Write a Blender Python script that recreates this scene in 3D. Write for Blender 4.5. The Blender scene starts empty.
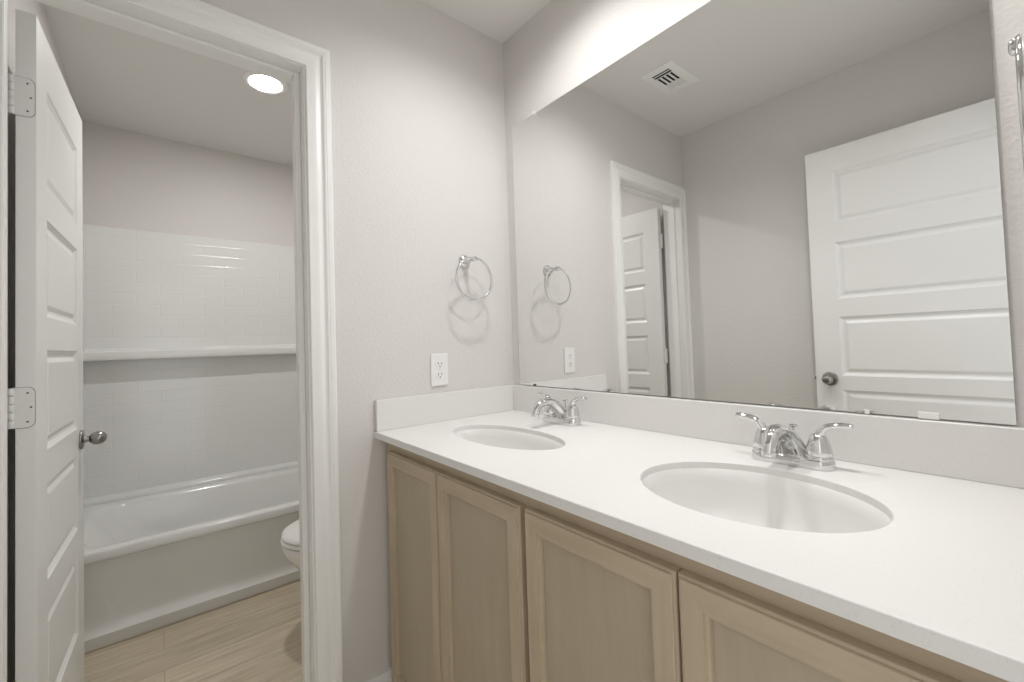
import bpy, bmesh, math, random
from mathutils import Vector, Matrix
random.seed(4)
scene = bpy.context.scene
COL = scene.collection

# ------------------------------------------------------------------ camera
cam_data = bpy.data.cameras.new('camera')
cam = bpy.data.objects.new('camera', cam_data)
COL.objects.link(cam)
RV = Vector((0.63379453, 0.77280875, -0.03272818))
UV = Vector((0.04313011, 0.00693743, 0.99904538))
FV = Vector((-0.77229806, 0.63460107, 0.02893442))
cam.matrix_world = Matrix(((RV.x, UV.x, -FV.x, 1.3982), (RV.y, UV.y, -FV.y, -1.1489),
                           (RV.z, UV.z, -FV.z, 1.1744), (0, 0, 0, 1)))
cam_data.sensor_width = 36.0
cam_data.lens = 431.79 / 1024 * 36
cam_data.shift_y = -0.0103
cam_data.clip_start = 0.01
scene.camera = cam

# ------------------------------------------------------------------ world (added ambient fill entering by the open doorway, no room built beyond)
world = bpy.data.worlds.new('world')
scene.world = world
world.use_nodes = True
world.node_tree.nodes['Background'].inputs[0].default_value = (1.0, 0.995, 0.985, 1)
world.node_tree.nodes['Background'].inputs[1].default_value = 1.0
LAMP_VANITY = 37.0
LAMP_TUB = 225.0

# ------------------------------------------------------------------ view
vs = scene.view_settings
scene.display_settings.display_device = 'sRGB'
vs.view_transform = 'Standard'
vs.look = 'None'
vs.gamma = 1.0
vs.use_curve_mapping = False
vs.exposure = 0.15
scene.cycles.max_bounces = 12
scene.cycles.diffuse_bounces = 8
scene.cycles.glossy_bounces = 6
scene.cycles.caustics_reflective = True
scene.cycles.sample_clamp_indirect = 3.0
scene.cycles.blur_glossy = 0.5

# ------------------------------------------------------------------ measures
L = 1.467          # right wall
W = 1.4607         # back wall (y = -W)
H = 2.4529         # ceiling
ZC = 0.8993        # counter top
D = 0.602          # counter depth
XT = -1.835        # tub room back wall
XA = -1.033        # tub apron

# ------------------------------------------------------------------ materials
def mat(name, color, rough=0.5, metal=0.0, spec=0.5, coat=0.0):
    m = bpy.data.materials.new(name)
    m.use_nodes = True
    b = m.node_tree.nodes['Principled BSDF']
    b.inputs['Base Color'].default_value = (*color, 1)
    b.inputs['Roughness'].default_value = rough
    b.inputs['Metallic'].default_value = metal
    b.inputs['Specular IOR Level'].default_value = spec
    b.inputs['Coat Weight'].default_value = coat
    b.inputs['Coat Roughness'].default_value = 0.08
    return m

def nodes(m):
    return m.node_tree.nodes, m.node_tree.links, m.node_tree.nodes['Principled BSDF']

def noise_bump(m, scale, strength, dist=0.002, detail=3):
    n, l, b = nodes(m)
    tc = n.new('ShaderNodeTexCoord')
    ns = n.new('ShaderNodeTexNoise')
    ns.inputs['Scale'].default_value = scale
    ns.inputs['Detail'].default_value = detail
    bp = n.new('ShaderNodeBump')
    bp.inputs['Strength'].default_value = strength
    bp.inputs['Distance'].default_value = dist
    l.new(tc.outputs['Object'], ns.inputs['Vector'])
    l.new(ns.outputs['Fac'], bp.inputs['Height'])
    l.new(bp.outputs['Normal'], b.inputs['Normal'])
    return m

M = {}
M['wall'] = noise_bump(mat('wall_paint', (0.665, 0.645, 0.625), 0.55, spec=0.3), 95, 0.35, 0.004)
M['ceiling'] = noise_bump(mat('ceiling_paint', (0.74, 0.725, 0.705), 0.7, spec=0.2), 60, 0.2, 0.003)
M['trim'] = mat('white_trim_paint', (0.82, 0.82, 0.805), 0.32)
M['door'] = noise_bump(mat('white_door_paint', (0.77, 0.772, 0.757), 0.34), 30, 0.04, 0.002)
M['hinge'] = mat('painted_hinge', (0.75, 0.75, 0.735), 0.35)
M['mortise_shade'] = mat('hinge_mortise_shade', (0.25, 0.245, 0.235), 0.8)  # grey carries the shadow line and paint crack round the leaf
M['screw'] = mat('dark_screw', (0.12, 0.12, 0.12), 0.4, 0.8)
M['nickel'] = mat('satin_nickel', (0.33, 0.32, 0.31), 0.26, 1.0)
M['chrome'] = mat('chrome', (0.74, 0.74, 0.74), 0.05, 1.0)
M['mirror'] = mat('mirror_silver', (0.90, 0.905, 0.90), 0.0, 1.0)
M['mirror_edge'] = mat('mirror_glass_edge', (0.10, 0.11, 0.10), 0.25)
M['clip'] = mat('clear_plastic', (0.80, 0.80, 0.78), 0.15)
M['ceramic'] = mat('white_ceramic', (0.80, 0.795, 0.78), 0.10, coat=0.4)
M['acrylic'] = mat('white_acrylic', (0.75, 0.755, 0.74), 0.16, coat=0.3)
M['plastic'] = mat('white_plastic', (0.80, 0.795, 0.78), 0.28)
M['slot'] = mat('dark_slot', (0.02, 0.02, 0.02), 0.8)
M['duct'] = mat('dark_duct', (0.03, 0.03, 0.028), 0.9)
M['caulk'] = mat('beige_caulk', (0.55, 0.47, 0.36), 0.6)
M['carcass'] = mat('cabinet_interior', (0.42, 0.34, 0.25), 0.6)

def quartz():
    m = mat('white_quartz', (0.745, 0.735, 0.72), 0.30)
    n, l, b = nodes(m)
    tc = n.new('ShaderNodeTexCoord')
    v = n.new('ShaderNodeTexNoise')
    v.inputs['Scale'].default_value = 260
    v.inputs['Detail'].default_value = 2
    r = n.new('ShaderNodeValToRGB')
    r.color_ramp.elements[0].position = 0.28
    r.color_ramp.elements[0].color = (0.69, 0.675, 0.65, 1)
    r.color_ramp.elements[1].position = 0.40
    r.color_ramp.elements[1].color = (0.745, 0.735, 0.72, 1)
    l.new(tc.outputs['Object'], v.inputs['Vector'])
    l.new(v.outputs['Fac'], r.inputs['Fac'])
    l.new(r.outputs['Color'], b.inputs['Base Color'])
    return m
M['quartz'] = quartz()

def wood(name, axis, c0, c1):
    m = mat(name, c0, 0.42, spec=0.4)
    n, l, b = nodes(m)
    tc = n.new('ShaderNodeTexCoord')
    mp = n.new('ShaderNodeMapping')
    sc = [22.0, 22.0, 22.0]
    sc[axis] = 1.6
    mp.inputs['Scale'].default_value = sc
    ns = n.new('ShaderNodeTexNoise')
    ns.inputs['Scale'].default_value = 2.2
    ns.inputs['Detail'].default_value = 6
    ns.inputs['Roughness'].default_value = 0.62
    n2 = n.new('ShaderNodeTexNoise')
    n2.inputs['Scale'].default_value = 7.0
    n2.inputs['Detail'].default_value = 2
    mx = n.new('ShaderNodeMath'); mx.operation = 'MULTIPLY_ADD'
    mx.inputs[1].default_value = 0.45
    r = n.new('ShaderNodeValToRGB')
    r.color_ramp.elements[0].position = 0.42
    r.color_ramp.elements[0].color = (*c0, 1)
    r.color_ramp.elements[1].position = 1.0
    r.color_ramp.elements[1].color = (*c1, 1)
    l.new(tc.outputs['Object'], mp.inputs['Vector'])
    l.new(mp.outputs['Vector'], ns.inputs['Vector'])
    l.new(tc.outputs['Object'], n2.inputs['Vector'])
    l.new(n2.outputs['Fac'], mx.inputs[0])
    l.new(ns.outputs['Fac'], mx.inputs[2])
    l.new(mx.outputs['Value'], r.inputs['Fac'])
    l.new(r.outputs['Color'], b.inputs['Base Color'])
    bp = n.new('ShaderNodeBump')
    bp.inputs['Strength'].default_value = 0.05
    bp.inputs['Distance'].default_value = 0.002
    l.new(ns.outputs['Fac'], bp.inputs['Height'])
    l.new(bp.outputs['Normal'], b.inputs['Normal'])
    return m
WA, WB = (0.425, 0.345, 0.245), (0.535, 0.445, 0.330)
M['wood_v'] = wood('stained_maple_upright', 2, WA, WB)
M['wood_h'] = wood('stained_maple_level', 0, WA, WB)
M['wood_p'] = wood('stained_maple_panel', 2, (0.395, 0.333, 0.245), (0.450, 0.385, 0.290))

def floor_mat():
    m = mat('wood_look_tile', (0.5, 0.4, 0.3), 0.4)
    n, l, b = nodes(m)
    tc = n.new('ShaderNodeTexCoord')
    mp = n.new('ShaderNodeMapping')
    mp.inputs['Rotation'].default_value = (0, 0, math.radians(90))
    mp.inputs['Location'].default_value = (0.33, 0.106, 0)
    br = n.new('ShaderNodeTexBrick')
    br.offset = 0.37
    br.inputs['Scale'].default_value = 1.0
    br.inputs['Brick Width'].default_value = 0.9
    br.inputs['Row Height'].default_value = 0.152
    br.inputs['Mortar Size'].default_value = 0.0016
    br.inputs['Mortar Smooth'].default_value = 0.2
    br.inputs['Bias'].default_value = 0.0
    br.inputs['Color1'].default_value = (0.57, 0.50, 0.385, 1)
    br.inputs['Color2'].default_value = (0.67, 0.59, 0.465, 1)
    br.inputs['Mortar'].default_value = (0.44, 0.37, 0.28, 1)
    m2 = n.new('ShaderNodeMapping')
    m2.inputs['Scale'].default_value = (26, 1.8, 1)
    ns = n.new('ShaderNodeTexNoise')
    ns.inputs['Scale'].default_value = 2.0
    ns.inputs['Detail'].default_value = 7
    ns.inputs['Roughness'].default_value = 0.65
    rr = n.new('ShaderNodeValToRGB')
    rr.color_ramp.elements[0].position = 0.3
    rr.color_ramp.elements[0].color = (0.72, 0.68, 0.62, 1)
    rr.color_ramp.elements[1].position = 0.62
    rr.color_ramp.elements[1].color = (1, 1, 1, 1)
    mx = n.new('ShaderNodeMixRGB'); mx.blend_type = 'MULTIPLY'
    mx.inputs['Fac'].default_value = 1.0
    l.new(tc.outputs['Object'], mp.inputs['Vector'])
    l.new(mp.outputs['Vector'], br.inputs['Vector'])
    l.new(tc.outputs['Object'], m2.inputs['Vector'])
    l.new(m2.outputs['Vector'], ns.inputs['Vector'])
    l.new(ns.outputs['Fac'], rr.inputs['Fac'])
    l.new(br.outputs['Color'], mx.inputs['Color1'])
    l.new(rr.outputs['Color'], mx.inputs['Color2'])
    l.new(mx.outputs['Color'], b.inputs['Base Color'])
    bp = n.new('ShaderNodeBump')
    bp.invert = True
    bp.inputs['Strength'].default_value = 0.4
    bp.inputs['Distance'].default_value = 0.002
    l.new(br.outputs['Fac'], bp.inputs['Height'])
    l.new(bp.outputs['Normal'], b.inputs['Normal'])
    return m
M['floor'] = floor_mat()

def subway(rot):
    m = mat('moulded_subway_tile', (0.75, 0.755, 0.74), 0.14, coat=0.3)
    n, l, b = nodes(m)
    tc = n.new('ShaderNodeTexCoord')
    mp = n.new('ShaderNodeMapping')
    mp.inputs['Rotation'].default_value = rot
    mp.inputs['Location'].default_value = (0.0, 0.0, 0.0)
    br = n.new('ShaderNodeTexBrick')
    br.inputs['Scale'].default_value = 1.0
    br.inputs['Brick Width'].default_value = 0.207
    br.inputs['Row Height'].default_value = 0.0622
    br.inputs['Mortar Size'].default_value = 0.0032
    br.inputs['Mortar Smooth'].default_value = 1.0
    br.inputs['Color1'].default_value = (0.75, 0.755, 0.74, 1)
    br.inputs['Color2'].default_value = (0.75, 0.755, 0.74, 1)
    br.inputs['Mortar'].default_value = (0.742, 0.747, 0.732, 1)
    bp = n.new('ShaderNodeBump')
    bp.invert = True
    bp.inputs['Strength'].default_value = 0.28
    bp.inputs['Distance'].default_value = 0.003
    l.new(tc.outputs['Object'], mp.inputs['Vector'])
    l.new(mp.outputs['Vector'], br.inputs['Vector'])
    l.new(br.outputs['Color'], b.inputs['Base Color'])
    l.new(br.outputs['Fac'], bp.inputs['Height'])
    l.new(bp.outputs['Normal'], b.inputs['Normal'])
    return m

def emit(name, color, strength):
    m = bpy.data.materials.new(name)
    m.use_nodes = True
    n, l, b = nodes(m)
    b.inputs['Base Color'].default_value = (0.9, 0.9, 0.9, 1)
    b.inputs['Emission Color'].default_value = (*color, 1)
    b.inputs['Emission Strength'].default_value = strength
    return m

# ------------------------------------------------------------------ mesh helpers
def link(name, bm, material, parent=None, smooth=False, bevel=0.0, seg=2, angle=40):
    bmesh.ops.recalc_face_normals(bm, faces=bm.faces[:])
    me = bpy.data.meshes.new(name)
    bm.to_mesh(me)
    bm.free()
    mats = material if isinstance(material, (list, tuple)) else [material]
    for mm in mats:
        me.materials.append(mm)
    o = bpy.data.objects.new(name, me)
    COL.objects.link(o)
    if smooth:
        for p in me.polygons:
            p.use_smooth = True
        try:
            me.set_sharp_from_angle(angle=math.radians(angle))
        except Exception:
            pass
    if bevel:
        b = o.modifiers.new('bevel', 'BEVEL')
        b.width = bevel
        b.segments = seg
        b.limit_method = 'ANGLE'
        b.angle_limit = math.radians(40)
    if parent is not None:
        o.parent = parent
        o.matrix_parent_inverse = Matrix.Identity(4)
    return o

def box(bm, x0, x1, y0, y1, z0, z1, mi=0):
    vv = [bm.verts.new((x, y, z)) for x in (x0, x1) for y in (y0, y1) for z in (z0, z1)]
    for f in ((0, 1, 3, 2), (4, 6, 7, 5), (0, 4, 5, 1), (2, 3, 7, 6), (0, 2, 6, 4), (1, 5, 7, 3)):
        fc = bm.faces.new([vv[i] for i in f])
        fc.material_index = mi
    return vv

def B(*args):
    bm = bmesh.new()
    for a in args:
        box(bm, *a)
    return bm

def lathe(bm, prof, origin=(0, 0, 0), axis=(0, 0, 1), seg=32, sx=1.0, sy=1.0):
    """prof: list of (radius, height along axis)."""
    q = Vector((0, 0, 1)).rotation_difference(Vector(axis).normalized())
    o = Vector(origin)
    rings = []
    for r, h in prof:
        if r < 1e-6:
            rings.append([bm.verts.new(o + q @ Vector((0, 0, h)))])
        else:
            rings.append([bm.verts.new(o + q @ Vector((r * sx * math.cos(2 * math.pi * i / seg),
                                                       r * sy * math.sin(2 * math.pi * i / seg), h))) for i in range(seg)])
    for a, b in zip(rings, rings[1:]):
        if len(a) == 1 and len(b) == 1:
            continue
        for i in range(seg):
            j = (i + 1) % seg
            if len(a) == 1:
                bm.faces.new((a[0], b[i], b[j]))
            elif len(b) == 1:
                bm.faces.new((a[i], a[j], b[0]))
            else:
                bm.faces.new((a[i], a[j], b[j], b[i]))
    return rings

def cap(bm, ring):
    bm.faces.new(ring)

def loft(bm, rings, close_ring=True, cap_start=True, cap_end=True):
    vr = [[bm.verts.new(p) for p in r] for r in rings]
    n = len(vr[0])
    for a, b in zip(vr, vr[1:]):
        for i in range(n if close_ring else n - 1):
            j = (i + 1) % n
            bm.faces.new((a[i], a[j], b[j], b[i]))
    if cap_start:
        bm.faces.new(vr[0])
    if cap_end:
        bm.faces.new(vr[-1])
    return vr

def smooth_path(pts, n=8):
    """Catmull-Rom through points; each point may carry extra numbers (radii)."""
    P = [pts[0]] + list(pts) + [pts[-1]]
    out = []
    for i in range(1, len(P) - 2):
        p0, p1, p2, p3 = P[i - 1], P[i], P[i + 1], P[i + 2]
        for k in range(n):
            t = k / n
            out.append(tuple(0.5 * ((2 * b) + (-a + c) * t + (2 * a - 5 * b + 4 * c - d) * t * t + (-a + 3 * b - 3 * c + d) * t ** 3)
                             for a, b, c, d in zip(p0, p1, p2, p3)))
    out.append(tuple(pts[-1]))
    return out

def tube(bm, pts, seg=14, up=Vector((0, 0, 1)), closed=False):
    """pts: (x, y, z, half_width, half_height)."""
    rings = []
    n = len(pts)
    for i, p in enumerate(pts):
        a = Vector(pts[(i - 1) % n if closed else max(i - 1, 0)][:3])
        b = Vector(pts[(i + 1) % n if closed else min(i + 1, n - 1)][:3])
        t = (b - a).normalized()
        s = t.cross(up)
        if s.length < 1e-4:
            s = t.cross(Vector((0, 1, 0)))
        s.normalize()
        u = s.cross(t).normalized()
        c = Vector(p[:3])
        rings.append([c + s * p[3] * math.cos(2 * math.pi * k / seg) + u * p[4] * math.sin(2 * math.pi * k / seg) for k in range(seg)])
    if closed:
        vr = [[bm.verts.new(q) for q in r] for r in rings]
        for a, b in zip(vr, vr[1:] + vr[:1]):
            for i in range(seg):
                j = (i + 1) % seg
                bm.faces.new((a[i], a[j], b[j], b[i]))
    else:
        loft(bm, rings)

def sweep_profile(bm, prof, path):
    """prof: list of (offset, depth); path: function offset -> list of 3D points at the corners; depth added by the function."""
    rows = [path(o, d) for o, d in prof]
    vr = [[bm.verts.new(p) for p in r] for r in rows]
    for a, b in zip(vr, vr[1:]):
        for i in range(len(a) - 1):
            bm.faces.new((a[i], a[i + 1], b[i + 1], b[i]))
    return vr

def tag(o, label=None, cat=None, group=None, kind=None):
    if label: o['label'] = label
    if cat: o['category'] = cat
    if group: o['group'] = group
    if kind: o['kind'] = kind
    return o

def empty(name, loc, label, cat, group=None, kind=None, rz=0.0):
    o = bpy.data.objects.new(name, None)
    o.empty_display_size = 0.05
    COL.objects.link(o)
    o.location = loc
    o.rotation_euler = (0, 0, rz)
    return tag(o, label, cat, group, kind)

def copy_tree(o, parent=None):
    c = o.copy()
    COL.objects.link(c)
    if parent is not None:
        c.parent = parent
    for ch in [k for k in bpy.data.objects if k.parent == o]:
        copy_tree(ch, c)
    return c

# ------------------------------------------------------------------ room shell
OY0, OY1, OZ = -1.4170, -0.7970, 2.044     # clear opening of the doorway in the left wall
WT = -0.115                                # far face of that wall
tag(link('floor', B((XT - 0.1, L + 0.1, -W - 0.1, 0.1, -0.06, 0.0)), M['floor']),
    'beige wood-look plank tile floor running through both rooms', 'floor', kind='structure')
tag(link('ceiling', B((XT - 0.1, L + 0.1, -W - 0.1, 0.1, H, H + 0.08)), M['ceiling']),
    'smooth pale ceiling over both rooms', 'ceiling', kind='structure')
tag(link('wall_left', B((WT, 0, OY1 + 0.018, 0.0, 0, H), (WT, 0, -W, OY0 - 0.018, 0, H), (WT, 0, OY0 - 0.018, OY1 + 0.018, OZ + 0.018, H)), M['wall']),
    'pale greige textured wall with the doorway, towel ring and outlet', 'wall', kind='structure')
tag(link('wall_front', B((0, L + 0.1, 0.0, 0.1, 0, H)), M['wall']),
    'pale greige wall behind the wide mirror', 'wall', kind='structure')
tag(link('wall_back', B((0, L + 0.1, -W - 0.1, -W, 0, H)), M['wall']),
    'greige wall seen in the mirror behind the open entry door', 'wall', kind='structure')
tag(link('wall_right', B((L, L + 0.1, -0.63, 0.0, 0, H), (L, L + 0.1, -W, -1.410, 0, H), (L, L + 0.1, -1.410, -0.63, OZ + 0.018, H)), M['wall']),
    'pale wall at the right end of the vanity, holding the nearer towel ring', 'wall', kind='structure')
tag(link('wall_tub_back', B((XT - 0.1, XT, -W - 0.1, 0.1, 0, H)), M['wall']),
    'greige wall above the white tub surround', 'wall', kind='structure')
tag(link('wall_tub_left', B((XT, WT + 0.115, -W - 0.1, -W, 0, H)), M['wall']),
    'wall of the tub room hidden behind the open panelled door', 'wall', kind='structure')
tag(link('wall_tub_right', B((XT, WT + 0.115, 0.0, 0.1, 0, H)), M['wall']),
    'wall of the tub room behind the toilet', 'wall', kind='structure')

# ------------------------------------------------------------------ doorway trim of the left wall
trim = empty('trim_1', (0, OY1, 0), 'white moulded casing and jamb around the tub room doorway', 'door frame', kind='structure')
def W2L(o, loc):            # move mesh from world coordinates into the parent's frame
    o.data.transform(Matrix.Translation(-Vector(loc)))
    return o
CAS = [(0.0, 0.0), (0.0, 0.0085), (0.002, 0.0105), (0.006, 0.0110), (0.016, 0.0120), (0.026, 0.0135), (0.031, 0.0130), (0.036, 0.0105),
       (0.041, 0.0100), (0.046, 0.0125), (0.049, 0.0158), (0.053, 0.0165), (0.0545, 0.0150), (0.056, 0.0165), (0.068, 0.0165), (0.0715, 0.0145), (0.0725, 0.0)]
def casing(x0, sgn, yl, yr, zt):
    bm = bmesh.new()
    def path(o, d):
        x = x0 + sgn * d
        return [(x, yl - o, 0.0), (x, yl - o, zt + o), (x, yr + o, zt + o), (x, yr + o, 0.0)]
    sweep_profile(bm, CAS, path)
    return bm
W2L(link('casing', casing(0.0, 1, OY0 + 0.016, OY1 + 0.005, OZ + 0.002), M['trim'], trim, smooth=True, angle=25), trim.location)
def casing_back():
    bm = bmesh.new()
    def path(o, d):
        x = WT - d
        return [(x, OY0 - 0.010 - o * 0.45, 0.0), (x, OY0 - 0.010 - o * 0.45, OZ + 0.005 + o), (x, OY1 + 0.005 + o, OZ + 0.005 + o), (x, OY1 + 0.005 + o, 0.0)]
    sweep_profile(bm, CAS, path)
    return bm
W2L(link('casing', casing_back(), M['trim'], trim, smooth=True, angle=25), trim.location)
bm = bmesh.new()
for (a, b) in ((OY1, OY1 + 0.018), (OY0 - 0.018, OY0)):
    box(bm, WT, 0.0, a, b, 0, OZ + 0.018)
box(bm, WT, 0.0, OY0, OY1, OZ, OZ + 0.018)
W2L(link('jamb', bm, M['trim'], trim, bevel=0.0008), trim.location)
bm = bmesh.new()
SX0, SX1, ST = -0.078, -0.040, 0.011
box(bm, SX0, SX1, OY1 - 0.017, OY1, 0, OZ)
box(bm, SX0, SX1, OY0, OY0 + 0.006, 0, OZ)
box(bm, SX0, SX1, OY0 + 0.006, OY1 - 0.017, OZ - ST, OZ)
W2L(link('door_stop', bm, M['trim'], trim, bevel=0.003), trim.location)

# entry doorway jamb (right wall)
trim2 = empty('trim_2', (L, -0.63, 0), 'white jamb of the entry doorway at the right', 'door frame', kind='structure')
bm = B((L, L + 0.1, -0.648, -0.63, 0, OZ + 0.018), (L, L + 0.1, -1.410, -1.392, 0, OZ + 0.018), (L, L + 0.1, -1.392, -0.648, OZ, OZ + 0.018))
W2L(link('jamb', bm, M['trim'], trim2, bevel=0.001), trim2.location)

# baseboards
def baseboard(name, pts_label, x0, x1, y0, y1, axis):
    bm = bmesh.new()
    prof = [(0.0, 0.0), (0.013, 0.0), (0.013, 0.085), (0.0115, 0.098), (0.008, 0.106), (0.0065, 0.117), (0.0, 0.118)]
    ends = []
    for t in (0, 1):
        if axis == 'y+':      # runs along x, sticks out to +y
            ends.append([(x1 if t else x0, y0 + o, z) for o, z in prof])
        elif axis == 'x+':
            ends.append([(x0 + o, y1 if t else y0, z) for o, z in prof])
        else:
            ends.append([(x1 if t else x0, y0 - o, z) for o, z in prof])
    loft(bm, ends)
    return tag(link(name, bm, M['trim']), pts_label, 'baseboard', kind='structure')
baseboard('baseboard_left', 'short white baseboard between the doorway casing and the cabinet', 0.0, 0, OY1 + 0.0775, -0.002, 'x+')
baseboard('baseboard_back', 'white baseboard along the wall behind the entry door', 0.018, L, -W, 0, 'y+')

# ------------------------------------------------------------------ doors
def door_leaf(w, h, t, panels, px0, px1):
    """slab: x 0..w (hinge side at 0), y -t/2..t/2, z 0..h, five moulded panels on both faces."""
    bm = bmesh.new()
    zs = [0.0]
    for a, b in panels:
        zs += [a, b]
    zs.append(h)
    for sy in (1, -1):
        def V(x, z, d=0.0):
            return bm.verts.new((x, sy * (t / 2 - d), z))
        def quad(x0, x1, z0, z1, d=0.0):
            bm.faces.new((V(x0, z0, d), V(x1, z0, d), V(x1, z1, d), V(x0, z1, d)))
        for i in range(len(zs) - 1):
            quad(0, px0, zs[i], zs[i + 1])
            quad(px1, w, zs[i], zs[i + 1])
            if i % 2 == 0:
                quad(px0, px1, zs[i], zs[i + 1])
        for a, b in panels:
            steps = [(0.0, 0.0), (0.003, 0.003), (0.012, 0.0085), (0.017, 0.0090), (0.020, 0.0090), (0.032, 0.0035), (0.036, 0.0030)]
            def ring(i, d):
                return [(px0 + i, a + i, d), (px1 - i, a + i, d), (px1 - i, b - i, d), (px0 + i, b - i, d)]
            prev = [V(*p) for p in ring(*steps[0])]
            for s in steps[1:]:
                cur = [V(*p) for p in ring(*s)]
                for k in range(4):
                    j = (k + 1) % 4
                    bm.faces.new((prev[k], prev[j], cur[j], cur[k]))
                prev = cur
            bm.faces.new(prev)
    y0, y1 = -t / 2, t / 2
    def q(*ps):
        bm.faces.new([bm.verts.new(p) for p in ps])
    for x in (0, w):
        for i in range(len(zs) - 1):
            q((x, y0, zs[i]), (x, y1, zs[i]), (x, y1, zs[i + 1]), (x, y0, zs[i + 1]))
    for z in (0, h):
        for xa, xb in ((0, px0), (px0, px1), (px1, w)):
            q((xa, y0, z), (xb, y0, z), (xb, y1, z), (xa, y1, z))
    bmesh.ops.remove_doubles(bm, verts=bm.verts[:], dist=1e-5)
    return bm

PANELS_TUB = [(0.250, 0.506), (0.592, 0.836), (0.924, 1.181), (1.268, 1.523), (1.610, 1.866)]
PANELS_ENTRY = [(0.272, 0.541), (0.628, 0.897), (0.964, 1.241), (1.327, 1.594), (1.682, 1.937)]

def knob(parent, x, y, z, sgn):
    """egg knob on a round rose, pointing along sgn*y."""
    bm = bmesh.new()
    lathe(bm, [(0.0, 0.0), (0.032, 0.0), (0.033, 0.002), (0.032, 0.006), (0.028, 0.0085), (0.014, 0.010), (0.0, 0.010)], (x, y, z), (0, sgn, 0), 32)
    rose = link('rose', bm, M['nickel'], parent, smooth=True, angle=50)
    bm = bmesh.new()
    prof = [(0.0, 0.0), (0.0125, 0.0), (0.0115, 0.006), (0.0095, 0.012), (0.0095, 0.014)]
    for i in range(1, 17):
        a = math.pi * i / 16
        prof.append((max(0.0, 0.0225 * math.sin(a) ** 0.85) if i < 16 else 0.0, 0.0355 - 0.0235 * math.cos(a)))
    prof = [p for k, p in enumerate(prof) if not (5 <= k <= 5 and p[0] < 0.0095)]
    lathe(bm, prof, (x, y + sgn * 0.008, z), (0, sgn, 0), 32)
    k = link('knob', bm, M['nickel'], parent, smooth=True, angle=60)
    tag(k, 'satin nickel egg-shaped knob'); tag(rose, 'round satin nickel rose')

def hinge_leaf_on_edge(parent, z0, t):
    """white leaf with rounded corners on the door's hinge edge (x = 0 plane, seen from -x local)."""
    zc, hh, r = z0, 0.0475, 0.014
    bm = bmesh.new()
    pts = [(-t / 2 - 0.004, zc - hh)]
    ya, yb = -t / 2 - 0.004, t / 2 - 0.0025   # mirrored below so that the barrel is on +y
    for k in range(7):
        a = -math.pi / 2 + math.pi / 2 * k / 6
        pts.append((yb - r + r * math.cos(a), zc - hh + r + r * math.sin(a)))
    for k in range(7):
        a = math.pi / 2 * k / 6
        pts.append((yb - r + r * math.cos(a), zc + hh - r + r * math.sin(a)))
    pts.append((ya, zc + hh))
    f = [bm.verts.new((-0.0022, -y, z)) for y, z in pts]
    g = [bm.verts.new((0.002, -y, z)) for y, z in pts]
    bm.faces.new(f); bm.faces.new(g)
    n = len(pts)
    for i in range(n):
        j = (i + 1) % n
        bm.faces.new((f[i], f[j], g[j], g[i]))
    hg = link('hinge', bm, M['hinge'], parent, bevel=0.0005)
    tag(hg, 'white painted hinge with rounded leaf')
    bm = bmesh.new()  # added dark plate behind the leaf: paint crack with gap shadow as colour
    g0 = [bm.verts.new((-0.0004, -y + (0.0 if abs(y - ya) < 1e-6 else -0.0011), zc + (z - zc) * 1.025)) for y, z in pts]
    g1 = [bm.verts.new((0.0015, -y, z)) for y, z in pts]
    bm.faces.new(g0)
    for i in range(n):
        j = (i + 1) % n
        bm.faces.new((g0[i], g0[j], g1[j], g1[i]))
    link('mortise_shade_plate', bm, M['mortise_shade'], hg)
    bm = bmesh.new()
    for dy, dz in ((0.003, 0.034), (0.0085, 0.0), (0.003, -0.034)):
        lathe(bm, [(0.0, 0.0), (0.0023, 0.0), (0.0018, 0.0006), (0.0, 0.0006)], (-0.0022, -dy, zc + dz), (-1, 0, 0), 12)
    link('screws', bm, M['screw'], hg)
    bm = bmesh.new()
    for k in range(5):
        a = zc - hh + 2 * hh * k / 5
        lathe(bm, [(0.0, 0.0006), (0.0058, 0.0006), (0.0062, 0.0012), (0.0062, 2 * hh / 5 - 0.0012), (0.0058, 2 * hh / 5 - 0.0006), (0.0, 2 * hh / 5 - 0.0006)],
              (0.0, t / 2 + 0.0072, a), (0, 0, 1), 16)
    link('barrel', bm, M['hinge'], hg, smooth=True)
    return hg

# door 1: leads to the tub room, stands open away from the camera; local x runs from the hinge edge, local +y faces the vanity side
def make_door(name, label, w, h, panels, loc, rz, zk):
    t = 0.0345
    d = empty(name, loc, label, 'door', kind='structure', rz=rz)
    link('leaf', door_leaf(w, h, t, panels, 0.103, w - 0.103), M['door'], d, bevel=0.0006, seg=1)
    for z in (0.24, 1.045, 1.795):
        hinge_leaf_on_edge(d, z, t)
    for s in (1, -1):
        knob(d, w - 0.057, s * t / 2, zk, s)
    bm = B((w - 0.0005, w + 0.0012, -0.0125, 0.0125, zk - 0.028, zk + 0.028))
    lp = link('latch_plate', bm, M['nickel'], d, bevel=0.0005)
    tag(lp, 'satin nickel latch plate')
    bm = B((w + 0.001, w + 0.009, -0.006, 0.006, zk - 0.008, zk + 0.008))
    link('latch_bolt', bm, M['nickel'], lp, bevel=0.002)
    return d
make_door('door_1', 'white five-panel door with dark egg-shaped knob standing open in the tub room doorway', 0.6165, 2.008, PANELS_TUB,
          (-0.136, -1.3918, 0.014), math.radians(180 - 2.0), 0.878)
make_door('door_2', 'white five-panel entry door open flat before the back wall, seen only in the mirror', 0.764, 2.048, PANELS_ENTRY,
          (L - 0.002, -1.3680, 0.006), math.radians(180), 0.948)

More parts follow.
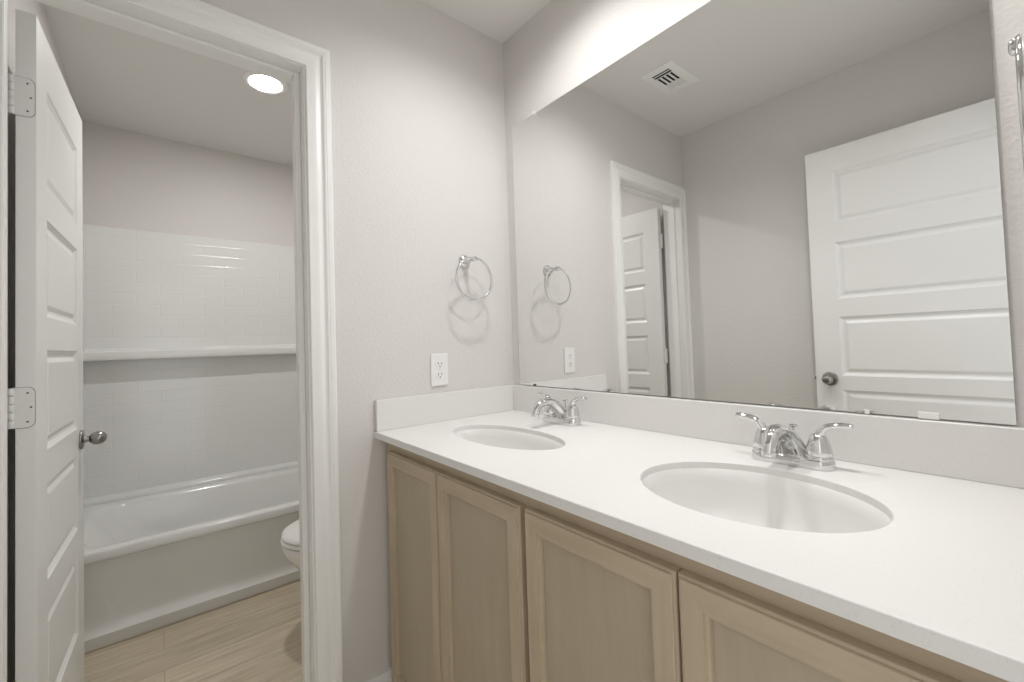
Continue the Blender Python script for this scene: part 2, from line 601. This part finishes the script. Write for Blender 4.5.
# ------------------------------------------------------------------ vanity cabinets
CY = -0.560        # face frame front
ZB = 0.105         # bottom of the doors
ZT = 0.8385        # top of the doors
def cabinet(label, x0, x1, doors):
    c = empty('vanity_cabinet', (x0, 0, 0), label, 'cabinet', group='vanity cabinets')
    w = x1 - x0
    top = ZC - 0.0215
    yb = -0.004
    bm = B((0, 0.016, CY + 0.019, yb, 0, top), (w - 0.016, w, CY + 0.019, yb, 0, top), (0.016, w - 0.016, CY + 0.019, yb, 0.095, 0.111),
           (0.016, w - 0.016, yb - 0.008, yb, 0.111, top), (0.016, w - 0.016, -0.49, -0.474, 0, 0.095))
    link('body', bm, M['carcass'], c)
    # face frame: stiles upright, rails level
    bm = bmesh.new()
    box(bm, 0, 0.040, CY, CY + 0.019, 0.095, top, 0)
    box(bm, w - 0.040, w, CY, CY + 0.019, 0.095, top, 0)
    box(bm, 0.040, w - 0.040, CY, CY + 0.019, top - 0.055, top, 1)
    box(bm, 0.040, w - 0.040, CY, CY + 0.019, 0.095, 0.135, 1)
    link('face_frame', bm, [M['wood_v'], M['wood_h']], c)
    for a, b in doors:
        door_front(c, a - x0, b - x0)
    return c

def door_front(parent, x0, x1):
    """framed door: eased outer edge, bead along the inner edge, flat recessed panel."""
    t, fw = 0.0205, 0.0450
    yf = CY - 0.0008 - t         # front plane
    yb = CY - 0.0008
    z0, z1 = ZB, ZT
    bm = bmesh.new()
    # (inset, depth from the front plane)
    prof = [(0.0, t), (0.0, 0.0062), (0.0008, 0.0050), (0.0044, 0.0044), (0.0048, 0.0012), (0.0058, 0.0), (fw - 0.0075, 0.0), (fw - 0.0070, 0.0030), (fw - 0.0040, 0.0034),
            (fw - 0.0012, 0.0046), (fw - 0.0008, 0.0120), (fw, 0.0122), (fw, t)]
    rings = []
    for i, d in prof:
        rings.append([bm.verts.new(p) for p in ((x0 + i, yf + d, z0 + i), (x1 - i, yf + d, z0 + i), (x1 - i, yf + d, z1 - i), (x0 + i, yf + d, z1 - i))])
    rings.append(rings[0])
    for a, b in zip(rings, rings[1:]):
        for k in range(4):
            j = (k + 1) % 4
            f = bm.faces.new((a[k], a[j], b[j], b[k]))
            f.material_index = 1 if k in (0, 2) else 0
    d = link('door', bm, [M['wood_v'], M['wood_h']], parent)
    bm = B((x0 + fw + 0.0001, x1 - fw - 0.0001, yf + 0.0115, yf + 0.0175, z0 + fw + 0.0001, z1 - fw - 0.0001))
    link('panel', bm, M['wood_p'], d)

cabinet('brown stained maple cabinet beside the left wall, under the left sink', 0.006, 0.7165, [(0.046, 0.3690), (0.3725, 0.7070)])
cabinet('brown stained maple cabinet nearest the right wall, under the right sink', 0.7173, 1.4590, [(0.7225, 1.0530), (1.0565, 1.3900)])

# ------------------------------------------------------------------ countertop with two oval cut-outs
SINKS = [(0.3735, -0.3500, 0.226, 0.112), (1.0560, -0.3310, 0.196, 0.160)]
ct = empty('countertop', (0, 0, ZC), 'long white quartz countertop with two oval sink cut-outs and low splashes', 'countertop')
bm = bmesh.new()
X0, X1, Y0, Y1 = 0.0012, L - 0.002, -D, -0.0012
EASE = [(0.0022, 0.0), (0.0010, -0.0004), (0.0003, -0.0011), (0.0, -0.0022), (0.0, -0.0205)]   # eased arris: inset, height
def outer_loop(i, z):
    return [bm.verts.new(p) for p in ((X0 + i, Y0 + i, z), (X1 - i, Y0 + i, z), (X1 - i, Y1 - i, z), (X0 + i, Y1 - i, z))]
def hole_loop(k, i, z):
    sx, sy, a, b = SINKS[k]
    return [bm.verts.new((sx + (a + i) * math.cos(2 * math.pi * q / 96), sy + (b + i) * math.sin(2 * math.pi * q / 96), z)) for q in range(96)]
stacks = [[outer_loop(i, z) for i, z in EASE]] + [[hole_loop(k, i, z) for i, z in EASE] for k in range(2)]
for lv in (0, -1):                                  # top and underside, each with two holes
    edges = []
    for st in stacks:
        r = st[lv]
        edges += [bm.edges.new((r[q], r[(q + 1) % len(r)])) for q in range(len(r))]
    bmesh.ops.triangle_fill(bm, edges=edges, use_beauty=True)
for st in stacks:
    for a, b in zip(st, st[1:]):
        for q in range(len(a)):
            w = (q + 1) % len(a)
            bm.faces.new((a[q], a[w], b[w], b[q]))
link('slab', bm, M['quartz'], ct)
link('backsplash', B((0.0012, L - 0.002, -0.0200, -0.0012, 0.0, 0.1016)), M['quartz'], ct, bevel=0.0018, seg=3)
link('side_splash', B((0.0012, 0.0200, -D + 0.004, -0.0205, 0.0, 0.1016)), M['quartz'], ct, bevel=0.0018, seg=3)

# ------------------------------------------------------------------ undermount sinks
def sink(label, sx, sy, a, b):
    s = empty('sink', (sx, sy, ZC - 0.0215), label, 'sink', group='oval sinks')
    bm = bmesh.new()
    seg = 96
    prof = [(1.10, -0.0), (1.022, -0.0), (1.012, -0.004)]
    for i in range(1, 15):
        t = i / 14
        prof.append((1.012 * (1 - t ** 3.2) ** 0.72 * (1 - 0.04 * t) if i < 14 else 0.0, -0.004 - 0.135 * (1 - (1 - t) ** 1.7)))
    prof = prof[:-1]
    rings = []
    for r, z in prof:
        rr = max(r, 0.10)
        rings.append([bm.verts.new((a * rr * math.cos(2 * math.pi * k / seg), b * rr * math.sin(2 * math.pi * k / seg), z)) for k in range(seg)])
    last = [bm.verts.new((0.022 * math.cos(2 * math.pi * k / seg), 0.022 * math.sin(2 * math.pi * k / seg), -0.1405)) for k in range(seg)]
    rings.append(last)
    for p, q in zip(rings, rings[1:]):
        for k in range(seg):
            j = (k + 1) % seg
            bm.faces.new((p[k], p[j], q[j], q[k]))
    basin = link('basin', bm, M['ceramic'], s, smooth=True, angle=50)
    so = basin.modifiers.new('wall', 'SOLIDIFY'); so.thickness = 0.008; so.offset = 1.0
    basin.data.flip_normals()
    so.offset = -1.0
    bm = bmesh.new()
    lathe(bm, [(0.0, -0.1445), (0.014, -0.1445), (0.016, -0.139), (0.023, -0.1375), (0.0245, -0.1395), (0.0225, -0.1415), (0.0225, -0.165), (0.0, -0.165)], (0, 0, 0), (0, 0, 1), 32)
    link('drain', bm, M['chrome'], s, smooth=True, angle=40)
    bm = bmesh.new()
    lathe(bm, [(0.0, -0.1345), (0.010, -0.1345), (0.0135, -0.1365), (0.0135, -0.1385), (0.0, -0.1385)], (0, 0, 0), (0, 0, 1), 28)
    link('stopper', bm, M['chrome'], s, smooth=True, angle=40)
    return s
sink('white oval undermount sink nearer the left wall', *SINKS[0])
sink('white oval undermount sink nearer the right wall, the larger one in view', *SINKS[1])

# ------------------------------------------------------------------ faucets
def faucet(label, x, y):
    f = empty('faucet', (x, y, ZC + 0.0005), label, 'faucet', group='chrome two-handle faucets')
    # base: stadium plate rising to a low hump
    bm = bmesh.new()
    def stad(hw, r, z, seg=12):
        pts = []
        for cx, a0 in ((hw - r, -math.pi / 2), (-(hw - r), math.pi / 2)):
            for k in range(seg + 1):
                a = a0 + math.pi * k / seg
                pts.append((cx + r * math.cos(a), r * math.sin(a), z))
        return pts
    loft(bm, [stad(0.0775, 0.0275, 0.0), stad(0.0780, 0.0280, 0.003), stad(0.0775, 0.0275, 0.013), stad(0.0755, 0.0255, 0.0185), stad(0.0700, 0.0215, 0.0205), stad(0.050, 0.012, 0.0210)])
    link('base', bm, M['chrome'], f, smooth=True, angle=50)
    # spout: broad root between the handles, arching forward and down
    bm = bmesh.new()
    pts = smooth_path([(0, 0.010, 0.006, 0.036, 0.020), (0, 0.002, 0.030, 0.031, 0.0185), (0, -0.020, 0.056, 0.0245, 0.0160), (0, -0.048, 0.0735, 0.0200, 0.0140),
                       (0, -0.078, 0.0790, 0.0172, 0.0128), (0, -0.101, 0.0720, 0.0140, 0.0120), (0, -0.114, 0.0570, 0.0128, 0.0118), (0, -0.1185, 0.0450, 0.0118, 0.0112)], 6)
    tube(bm, pts, 20, up=Vector((0, 0.2, 1)))
    sp = link('spout', bm, M['chrome'], f, smooth=True, angle=60)
    bm = bmesh.new()
    lathe(bm, [(0.0, 0.0), (0.0122, 0.0), (0.0128, 0.002), (0.0126, 0.010), (0.0105, 0.0125), (0.009, 0.0125), (0.0085, 0.008), (0.0, 0.008)], (0, -0.1178, 0.0475), (0, -0.18, -1), 24)
    link('aerator', bm, M['chrome'], sp, smooth=True, angle=40)
    # handles: bell bodies with long levers
    for s in (-1, 1):
        bm = bmesh.new()
        lathe(bm, [(0.0, 0.015), (0.0245, 0.015), (0.0250, 0.019), (0.0245, 0.024), (0.0228, 0.0255), (0.0236, 0.0275), (0.0228, 0.036), (0.0206, 0.046), (0.0178, 0.055),
                   (0.0140, 0.0635), (0.0100, 0.068), (0.0, 0.0700)], (s * 0.0508, 0, 0), (0, 0, 1), 32)
        h = link('handle', bm, M['chrome'], f, smooth=True, angle=45)
        bm = bmesh.new()
        lev = smooth_path([(s * 0.0500, 0.000, 0.050, 0.0130, 0.0110), (s * 0.0530, 0.000, 0.0665, 0.0115, 0.0090), (s * 0.0620, 0.000, 0.0800, 0.0105, 0.0072),
                           (s * 0.0770, 0.000, 0.0870, 0.0100, 0.0062), (s * 0.0930, 0.000, 0.0895, 0.0100, 0.0058), (s * 0.1070, 0.000, 0.0900, 0.0098, 0.0056), (s * 0.1095, 0.000, 0.0900, 0.0075, 0.0042)], 6)
        tube(bm, lev, 16)
        link('lever', bm, M['chrome'], h, smooth=True, angle=60)
    bm = bmesh.new()
    lathe(bm, [(0.0, 0.012), (0.0024, 0.012), (0.0024, 0.068), (0.0060, 0.071), (0.0085, 0.0745), (0.0088, 0.0765), (0.0060, 0.0785), (0.0, 0.0790)], (0, 0.021, 0), (0, 0, 1), 20)
    link('lift_rod', bm, M['chrome'], f, smooth=True, angle=50)
    return f
faucet('chrome two-handle faucet behind the left sink', 0.367, -0.098)
faucet('chrome two-handle faucet behind the right sink, larger in view', 1.052, -0.103)

# ------------------------------------------------------------------ mirror
MX0, MX1, MZ0, MZ1 = 0.0483, 1.3675, 1.0045, 2.0662
mr = empty('wall_mirror', (MX0, 0, MZ0), 'wide frameless mirror filling the wall above the sinks', 'mirror')
bm = bmesh.new()
box(bm, 0, MX1 - MX0, -0.0062, -0.0012, 0, MZ1 - MZ0)
for fc in bm.faces:
    fc.material_index = 1
bm.faces.ensure_lookup_table()
for fc in bm.faces:
    if all(abs(v.co.y + 0.0062) < 1e-6 for v in fc.verts):
        fc.material_index = 0
link('glass', bm, [M['mirror'], M['mirror_edge']], mr)
def round_clip(x, z):
    bm = bmesh.new()
    lathe(bm, [(0.0, 0.0), (0.0085, 0.0), (0.0085, 0.0085), (0.0070, 0.0105), (0.0, 0.0105)], (x - MX0, -0.0012, z - MZ0), (0, -1, 0), 20)
    c = link('clip', bm, M['clip'], mr, smooth=True, angle=40)
    tag(c, 'small clear plastic mirror clip')
    bm = bmesh.new()
    lathe(bm, [(0.0, 0.0), (0.0032, 0.0), (0.0026, 0.0012), (0.0, 0.0014)], (x - MX0, -0.0117, z - MZ0), (0, -1, 0), 12)
    link('screw', bm, M['hinge'], c, smooth=True, angle=40)
round_clip(0.185, MZ1 + 0.003)
round_clip(1.215, MZ1 + 0.003)
for x, w in ((0.137, 0.006), (1.165, 0.004)):
    bm = B((x - w - MX0, x + w - MX0, -0.0098, -0.0063, -0.002, 0.0065))
    c = link('clip', bm, M['mirror_edge'] if x < 0.5 else M['clip'], mr, bevel=0.001)
bm = B((1.243 - MX0, 1.273 - MX0, -0.0095, -0.0063, -0.002, 0.011))
tag(link('clip', bm, M['clip'], mr, bevel=0.001), 'wide clear plastic mirror clip')

# ------------------------------------------------------------------ towel rings
def towel_ring(label, loc, rz):
    """local +x leaves the wall; the ring hangs parallel to the wall."""
    t = empty('towel_ring', loc, label, 'towel ring', group='chrome towel rings', rz=rz)
    bm = bmesh.new()
    lathe(bm, [(0.0, 0.0), (0.0245, 0.0), (0.0250, 0.002), (0.0240, 0.006), (0.0200, 0.0085), (0.0155, 0.0105), (0.0130, 0.0150), (0.0115, 0.024), (0.0125, 0.030), (0.0, 0.0305)],
          (0.0006, 0, 0), (1, 0, 0), 32)
    link('flange', bm, M['chrome'], t, smooth=True, angle=50)
    bm = bmesh.new()
    prof = [(0.0, 0.030), (0.0080, 0.030), (0.0075, 0.050), (0.0075, 0.0575), (0.0095, 0.0595), (0.0105, 0.0640), (0.0105, 0.0700), (0.0095, 0.0745), (0.0060, 0.0765), (0.0, 0.0770)]
    lathe(bm, prof, (0, 0, 0), (1, 0, 0), 24)
    link('post', bm, M['chrome'], t, smooth=True, angle=50)
    bm = bmesh.new()
    R = 0.0790
    pts = [(0.0670, R * math.sin(2 * math.pi * k / 72), -R + 0.0015 + R * math.cos(2 * math.pi * k / 72), 0.0047, 0.0047) for k in range(72)]
    tube(bm, pts, 12, up=Vector((1, 0, 0)), closed=True)
    link('ring', bm, M['chrome'], t, smooth=True, angle=80)
    return t
towel_ring('chrome towel ring on the left wall above the outlet', (0.0, -0.229, 1.4955), 0.0)
towel_ring('chrome towel ring on the right wall, seen edge-on at the picture edge', (L, -0.385, 1.4955), math.pi)

# ------------------------------------------------------------------ outlet
ol = empty('wall_outlet', (0.0, -0.3525, 1.0855), 'white duplex outlet on the left wall above the side splash', 'outlet')
link('plate', B((0.0004, 0.0062, -0.0355, 0.0355, -0.0585, 0.0585)), M['plastic'], ol, bevel=0.0028, seg=3)
for s in (1, -1):
    bm = bmesh.new()
    pts = []
    r, cut = 0.0172, 0.0142
    for k in range(48):
        a = 2 * math.pi * k / 48
        pts.append((r * math.cos(a), max(-cut, min(cut, r * math.sin(a)))))
    loft(bm, [[(0.005, p[0], s * 0.0195 + p[1]) for p in pts], [(0.0080, p[0], s * 0.0195 + p[1]) for p in pts]])
    rc = link('receptacle', bm, M['plastic'], ol, bevel=0.0005)
    bm = B((0.0074, 0.00815, -0.0078, -0.0052, s * 0.0195 - 0.0005, s * 0.0195 + 0.0075), (0.0074, 0.00815, 0.0052, 0.0078, s * 0.0195 - 0.0005, s * 0.0195 + 0.0065))
    lathe(bm, [(0.0, 0.0), (0.0026, 0.0), (0.0026, 0.0007), (0.0, 0.0007)], (0.0075, 0, s * 0.0195 - 0.0072), (1, 0, 0), 12)
    link('slots', bm, M['slot'], rc)
bm = bmesh.new()
lathe(bm, [(0.0, 0.0), (0.003, 0.0), (0.0022, 0.0010), (0.0, 0.0012)], (0.0062, 0, 0), (1, 0, 0), 12)
link('screw', bm, M['hinge'], ol, smooth=True)

# ------------------------------------------------------------------ ceiling vent (register)
vt = empty('ceiling_vent', (0.299, -0.828, H), 'white louvred ceiling vent, seen in the mirror above the doorway', 'vent')
fx, fy = 0.0835, 0.128
bm = bmesh.new()
rings = []
for i, z in ((0.0, -0.0004), (0.0, -0.0035), (0.010, -0.0075), (0.036, -0.0085), (0.038, -0.006), (0.038, -0.0004)):
    rings.append([bm.verts.new(p) for p in ((-fx + i, -fy + i, z), (fx - i, -fy + i, z), (fx - i, fy - i, z), (-fx + i, fy - i, z))])
for a, b in zip(rings, rings[1:]):
    for k in range(4):
        j = (k + 1) % 4
        bm.faces.new((a[k], a[j], b[j], b[k]))
link('frame', bm, M['trim'], vt, smooth=True, angle=30)
link('duct_plate', B((-0.047, 0.047, -0.0915, 0.0915, -0.0014, -0.0005)), M['duct'], vt)
def slat(x0, x1, y0, y1, tilt_axis, ang):
    bm = bmesh.new()
    if tilt_axis == 'x':
        yc = (y0 + y1) / 2; hw = (y1 - y0) / 2
        c, s_ = math.cos(ang) * hw, math.sin(ang) * hw
        pts = [(yc - c, -0.0052 - s_), (yc + c, -0.0052 + s_), (yc + c, -0.0042 + s_), (yc - c, -0.0042 - s_)]
        loft(bm, [[(x0, p[0], p[1]) for p in pts], [(x1, p[0], p[1]) for p in pts]])
    else:
        xc = (x0 + x1) / 2; hw = (x1 - x0) / 2
        c, s_ = math.cos(ang) * hw, math.sin(ang) * hw
        pts = [(xc - c, -0.0052 - s_), (xc + c, -0.0052 + s_), (xc + c, -0.0042 + s_), (xc - c, -0.0042 - s_)]
        loft(bm, [[(p[0], y0, p[1]) for p in pts], [(p[0], y1, p[1]) for p in pts]])
    link('slat', bm, M['trim'], vt)
for yc in (0.0925, 0.0735, 0.0530):
    slat(-0.046, 0.046, yc - 0.0032, yc + 0.0032, 'x', 0.0)
for k in range(5):
    xc = -0.044 + k * 0.022
    slat(xc - 0.0050, xc + 0.0050, -0.027, 0.053, 'y', 0.0)
for k in range(4):
    yc = -0.034 - k * 0.0175
    slat(-0.046, 0.046, yc - 0.0100, yc + 0.0086, 'x', -0.12)

# ------------------------------------------------------------------ recessed ceiling lights
def recessed_light(label, x, y, strength, group=None):
    r = empty('recessed_light', (x, y, H), label, 'ceiling light', group=group)
    bm = bmesh.new()
    lathe(bm, [(0.066, -0.0004), (0.094, -0.0004), (0.0945, -0.003), (0.090, -0.0065), (0.078, -0.0080), (0.069, -0.0075), (0.066, -0.0045), (0.066, -0.0004)], (0, 0, 0), (0, 0, 1), 48)
    link('trim_ring', bm, M['trim'], r, smooth=True, angle=50)
    bm = bmesh.new()
    lathe(bm, [(0.0, -0.0012), (0.0655, -0.0012), (0.0655, -0.0040), (0.058, -0.0062), (0.0, -0.0068)], (0, 0, 0), (0, 0, 1), 48)
    link('lens', bm, emit('lamp_lens', (1.0, 0.98, 0.96), strength), r, smooth=True, angle=40)
    return r
recessed_light('glowing round recessed ceiling light above the bathtub room, by the doorway head', -0.886, -0.742, LAMP_TUB)
def downlight(label, x, y):
    r = recessed_light(label, x, y, 6.0)
    ld = bpy.data.lights.new('downlight_beam', 'SPOT')
    ld.energy = LAMP_VANITY
    ld.color = (1.0, 0.995, 0.985)
    ld.spot_size = math.radians(156)
    ld.spot_blend = 1.0
    ld.shadow_soft_size = 0.06
    lo = bpy.data.objects.new('downlight_beam', ld)
    COL.objects.link(lo)
    lo.parent = r
    lo.location = (0, 0, -0.012)
downlight('round recessed ceiling light over the left sink, above the picture', 0.52, -0.345)
downlight('round recessed ceiling light over the right sink, above the picture', 1.12, -0.345)

# ------------------------------------------------------------------ bathtub
TY0, TY1 = -W + 0.001, -0.001
TZ = 0.392
tub = empty('bathtub', (XA, -0.73, 0), 'white alcove bathtub with plain apron, seen through the doorway', 'bathtub')
TX0 = XT + 0.001
def rrect(x0, x1, y0, y1, r0, z, seg=10):
    pts = []
    for cx, cy, a0 in ((x1 - r0, y0 + r0, -90), (x1 - r0, y1 - r0, 0), (x0 + r0, y1 - r0, 90), (x0 + r0, y0 + r0, 180)):
        for k in range(seg + 1):
            a = math.radians(a0 + 90 * k / seg)
            pts.append((cx + r0 * math.cos(a), cy + r0 * math.sin(a), z))
    return pts
bm = bmesh.new()
rr = [rrect(TX0, XA, TY0, TY1, 0.004, TZ - 0.036), rrect(TX0, XA, TY0, TY1, 0.004, TZ - 0.010), rrect(TX0, XA - 0.004, TY0, TY1, 0.006, TZ - 0.003), rrect(TX0, XA - 0.011, TY0, TY1, 0.010, TZ)]
ix0, ix1, iy0, iy1 = -1.735, XA - 0.066, TY0 + 0.055, TY1 - 0.10
rr += [rrect(ix0 - 0.012, ix1 + 0.012, iy0 - 0.012, iy1 + 0.012, 0.13, TZ), rrect(ix0, ix1, iy0, iy1, 0.13, TZ - 0.006), rrect(ix0 + 0.006, ix1 - 0.006, iy0 + 0.012, iy1 - 0.006, 0.135, TZ - 0.022),
       rrect(ix0 + 0.030, ix1 - 0.026, iy0 + 0.10, iy1 - 0.022, 0.15, TZ - 0.16), rrect(ix0 + 0.050, ix1 - 0.045, iy0 + 0.20, iy1 - 0.045, 0.16, TZ - 0.28),
       rrect(ix0 + 0.080, ix1 - 0.075, iy0 + 0.27, iy1 - 0.085, 0.15, TZ - 0.325), rrect(ix0 + 0.16, ix1 - 0.15, iy0 + 0.36, iy1 - 0.17, 0.10, TZ - 0.335)]
loft(bm, rr, cap_start=False, cap_end=True)
body = link('shell', bm, M['acrylic'], tub, smooth=True, angle=50)
W2L(body, tub.location)
# apron: a profile run along the tub: rim overhang, flat panel set back, flared foot, toe band
prof = [(XA, TZ - 0.034), (XA - 0.003, TZ - 0.042), (XA - 0.016, TZ - 0.048), (XA - 0.019, TZ - 0.058), (XA - 0.019, 0.115), (XA - 0.017, 0.092), (XA - 0.011, 0.070), (XA - 0.003, 0.0600), (XA, 0.0565), (XA - 0.016, 0.0005), (XA - 0.04, 0.0005), (XA - 0.04, TZ - 0.034)]
bm = bmesh.new()
loft(bm, [[(x, y, z) for x, z in prof] for y in (TY0, TY1)])
W2L(link('apron', bm, M['acrylic'], tub, smooth=True, angle=35), tub.location)
W2L(link('caulk_line', B((XA - 0.018, XA - 0.010, TY0, TY1, 0.0002, 0.0035)), M['caulk'], tub), tub.location)
bm = bmesh.new()
lathe(bm, [(0.0, 0.0), (0.036, 0.0), (0.036, 0.004), (0.028, 0.008), (0.0, 0.008)], (-1.40, TY1 - 0.122, TZ - 0.11), (0, -1, 0), 28)
W2L(link('overflow_plate', bm, M['chrome'], tub, smooth=True, angle=40), tub.location)

# ------------------------------------------------------------------ tub surround (three moulded tile panels with a shelf)
ZS0, ZS1 = TZ + 0.001, 1.886
sr = empty('tub_surround', (XT, -0.73, ZS0), 'glossy white moulded subway-tile surround above the bathtub', 'tub surround')
M['tile_back'] = subway((0, 0, 0))
def tile_coords(m, a, b, off):
    """lay the brick pattern in the plane of two object axes."""
    n, l, bs = nodes(m)
    mp = [k for k in n if k.type == 'MAPPING'][0]
    tc = [k for k in n if k.type == 'TEX_COORD'][0]
    br = [k for k in n if k.type == 'TEX_BRICK'][0]
    sp = n.new('ShaderNodeSeparateXYZ')
    cb = n.new('ShaderNodeCombineXYZ')
    l.new(tc.outputs['Object'], sp.inputs[0])
    l.new(sp.outputs[a], cb.inputs[0])
    l.new(sp.outputs[b], cb.inputs[1])
    ad = n.new('ShaderNodeVectorMath'); ad.operation = 'ADD'
    ad.inputs[1].default_value = off
    l.new(cb.outputs[0], ad.inputs[0])
    l.new(ad.outputs[0], br.inputs['Vector'])
tile_coords(M['tile_back'], 1, 2, (0.095, -0.0105, 0))
M['tile_side'] = subway((0, 0, 0))
tile_coords(M['tile_side'], 0, 2, (0.0, -0.0105, 0))
W2L(link('back_panel', B((XT + 0.001, XT + 0.012, TY0, TY1, ZS0, ZS1)), M['tile_back'], sr, bevel=0.003), sr.location)
W2L(link('left_panel', B((XT + 0.0122, -1.075, TY0, TY0 + 0.010, ZS0, ZS1)), M['tile_side'], sr, bevel=0.003), sr.location)
W2L(link('right_panel', B((XT + 0.0122, -1.075, TY1 - 0.010, TY1, ZS0, ZS1)), M['tile_side'], sr, bevel=0.003), sr.location)
# shelf with a rounded front lip
xs = XT + 0.0122
bm = bmesh.new()
prof = [(xs, 1.150), (xs + 0.074, 1.150), (xs + 0.081, 1.1530), (xs + 0.084, 1.160), (xs + 0.083, 1.185), (xs + 0.080, 1.197), (xs + 0.073, 1.2020), (xs + 0.064, 1.2010), (xs + 0.020, 1.2030), (xs + 0.006, 1.208), (xs, 1.216)]
loft(bm, [[(x, y, z) for x, z in prof] for y in (TY0 + 0.0102, TY1 - 0.0102)])
W2L(link('shelf', bm, M['acrylic'], sr, smooth=True, angle=40), sr.location)
bm = bmesh.new()
prof = [(xs, ZS0), (xs + 0.030, ZS0), (xs + 0.030, ZS0 + 0.012), (xs + 0.024, ZS0 + 0.020), (xs + 0.010, ZS0 + 0.024), (xs, ZS0 + 0.032)]
loft(bm, [[(x, y, z) for x, z in prof] for y in (TY0 + 0.0102, TY1 - 0.0102)])
W2L(link('bottom_lip', bm, M['acrylic'], sr, smooth=True, angle=40), sr.location)

# ------------------------------------------------------------------ toilet (faces -y, only its front shows past the casing)
tl = empty('toilet', (-0.575, -0.30, 0), 'white toilet whose bowl front peeks past the right side of the doorway', 'toilet')
def egg(cy, hw, front, back, z, n=40, sq=2.0):
    pts = []
    for k in range(n):
        a = 2 * math.pi * k / n
        ca, sa = math.cos(a), math.sin(a)
        x = hw * math.copysign(abs(ca) ** (2 / sq), ca)
        y = (back if sa > 0 else front) * math.copysign(abs(sa) ** (2 / sq), sa)
        pts.append((x, cy + y, z))
    return pts
YB = -0.535 + 0.30       # bowl centre in local y
bm = bmesh.new()
loft(bm, [egg(YB + 0.07, 0.112, 0.165, 0.27, 0.0005), egg(YB + 0.07, 0.115, 0.168, 0.27, 0.012), egg(YB + 0.065, 0.108, 0.150, 0.265, 0.06), egg(YB + 0.05, 0.110, 0.140, 0.26, 0.14),
          egg(YB + 0.025, 0.128, 0.160, 0.25, 0.22), egg(YB + 0.01, 0.156, 0.195, 0.24, 0.29), egg(YB, 0.178, 0.223, 0.24, 0.340), egg(YB, 0.184, 0.231, 0.24, 0.362), egg(YB, 0.183, 0.230, 0.24, 0.377),
          egg(YB, 0.176, 0.222, 0.235, 0.3825)])
link('bowl', bm, M['ceramic'], tl, smooth=True, angle=60)
bm = bmesh.new()
loft(bm, [egg(YB, 0.180, 0.226, 0.20, 0.3860), egg(YB, 0.186, 0.233, 0.205, 0.3900), egg(YB, 0.187, 0.234, 0.206, 0.397), egg(YB, 0.180, 0.227, 0.20, 0.4030)])
link('seat', bm, M['plastic'], tl, smooth=True, angle=50)
bm = bmesh.new()
loft(bm, [egg(YB, 0.181, 0.227, 0.20, 0.4075), egg(YB, 0.186, 0.2310, 0.205, 0.412), egg(YB, 0.184, 0.229, 0.204, 0.420), egg(YB, 0.172, 0.216, 0.19, 0.4265), egg(YB, 0.120, 0.150, 0.13, 0.430), egg(YB, 0.05, 0.06, 0.06, 0.4310)])
link('lid', bm, M['plastic'], tl, smooth=True, angle=50)
bm = bmesh.new()
loft(bm, [rrect(-0.19, 0.19, 0.075, 0.265, 0.03, 0.386), rrect(-0.205, 0.205, 0.070, 0.268, 0.035, 0.42), rrect(-0.215, 0.215, 0.065, 0.270, 0.035, 0.70)])
link('tank', bm, M['ceramic'], tl, smooth=True, angle=40)
bm = bmesh.new()
loft(bm, [rrect(-0.222, 0.222, 0.058, 0.275, 0.035, 0.7005), rrect(-0.225, 0.225, 0.055, 0.277, 0.037, 0.708), rrect(-0.225, 0.225, 0.055, 0.277, 0.037, 0.728), rrect(-0.215, 0.215, 0.065, 0.270, 0.035, 0.738)])
link('tank_lid', bm, M['ceramic'], tl, smooth=True, angle=40)
bm = bmesh.new()
lathe(bm, [(0.0, 0.0), (0.013, 0.0), (0.013, 0.007), (0.0, 0.009)], (-0.15, 0.0648, 0.645), (0, -1, 0), 20)
tube(bm, [(-0.15, 0.054, 0.645, 0.006, 0.005), (-0.11, 0.050, 0.643, 0.006, 0.005), (-0.07, 0.048, 0.638, 0.008, 0.006)], 10)
link('flush_lever', bm, M['chrome'], tl, smooth=True, angle=50)
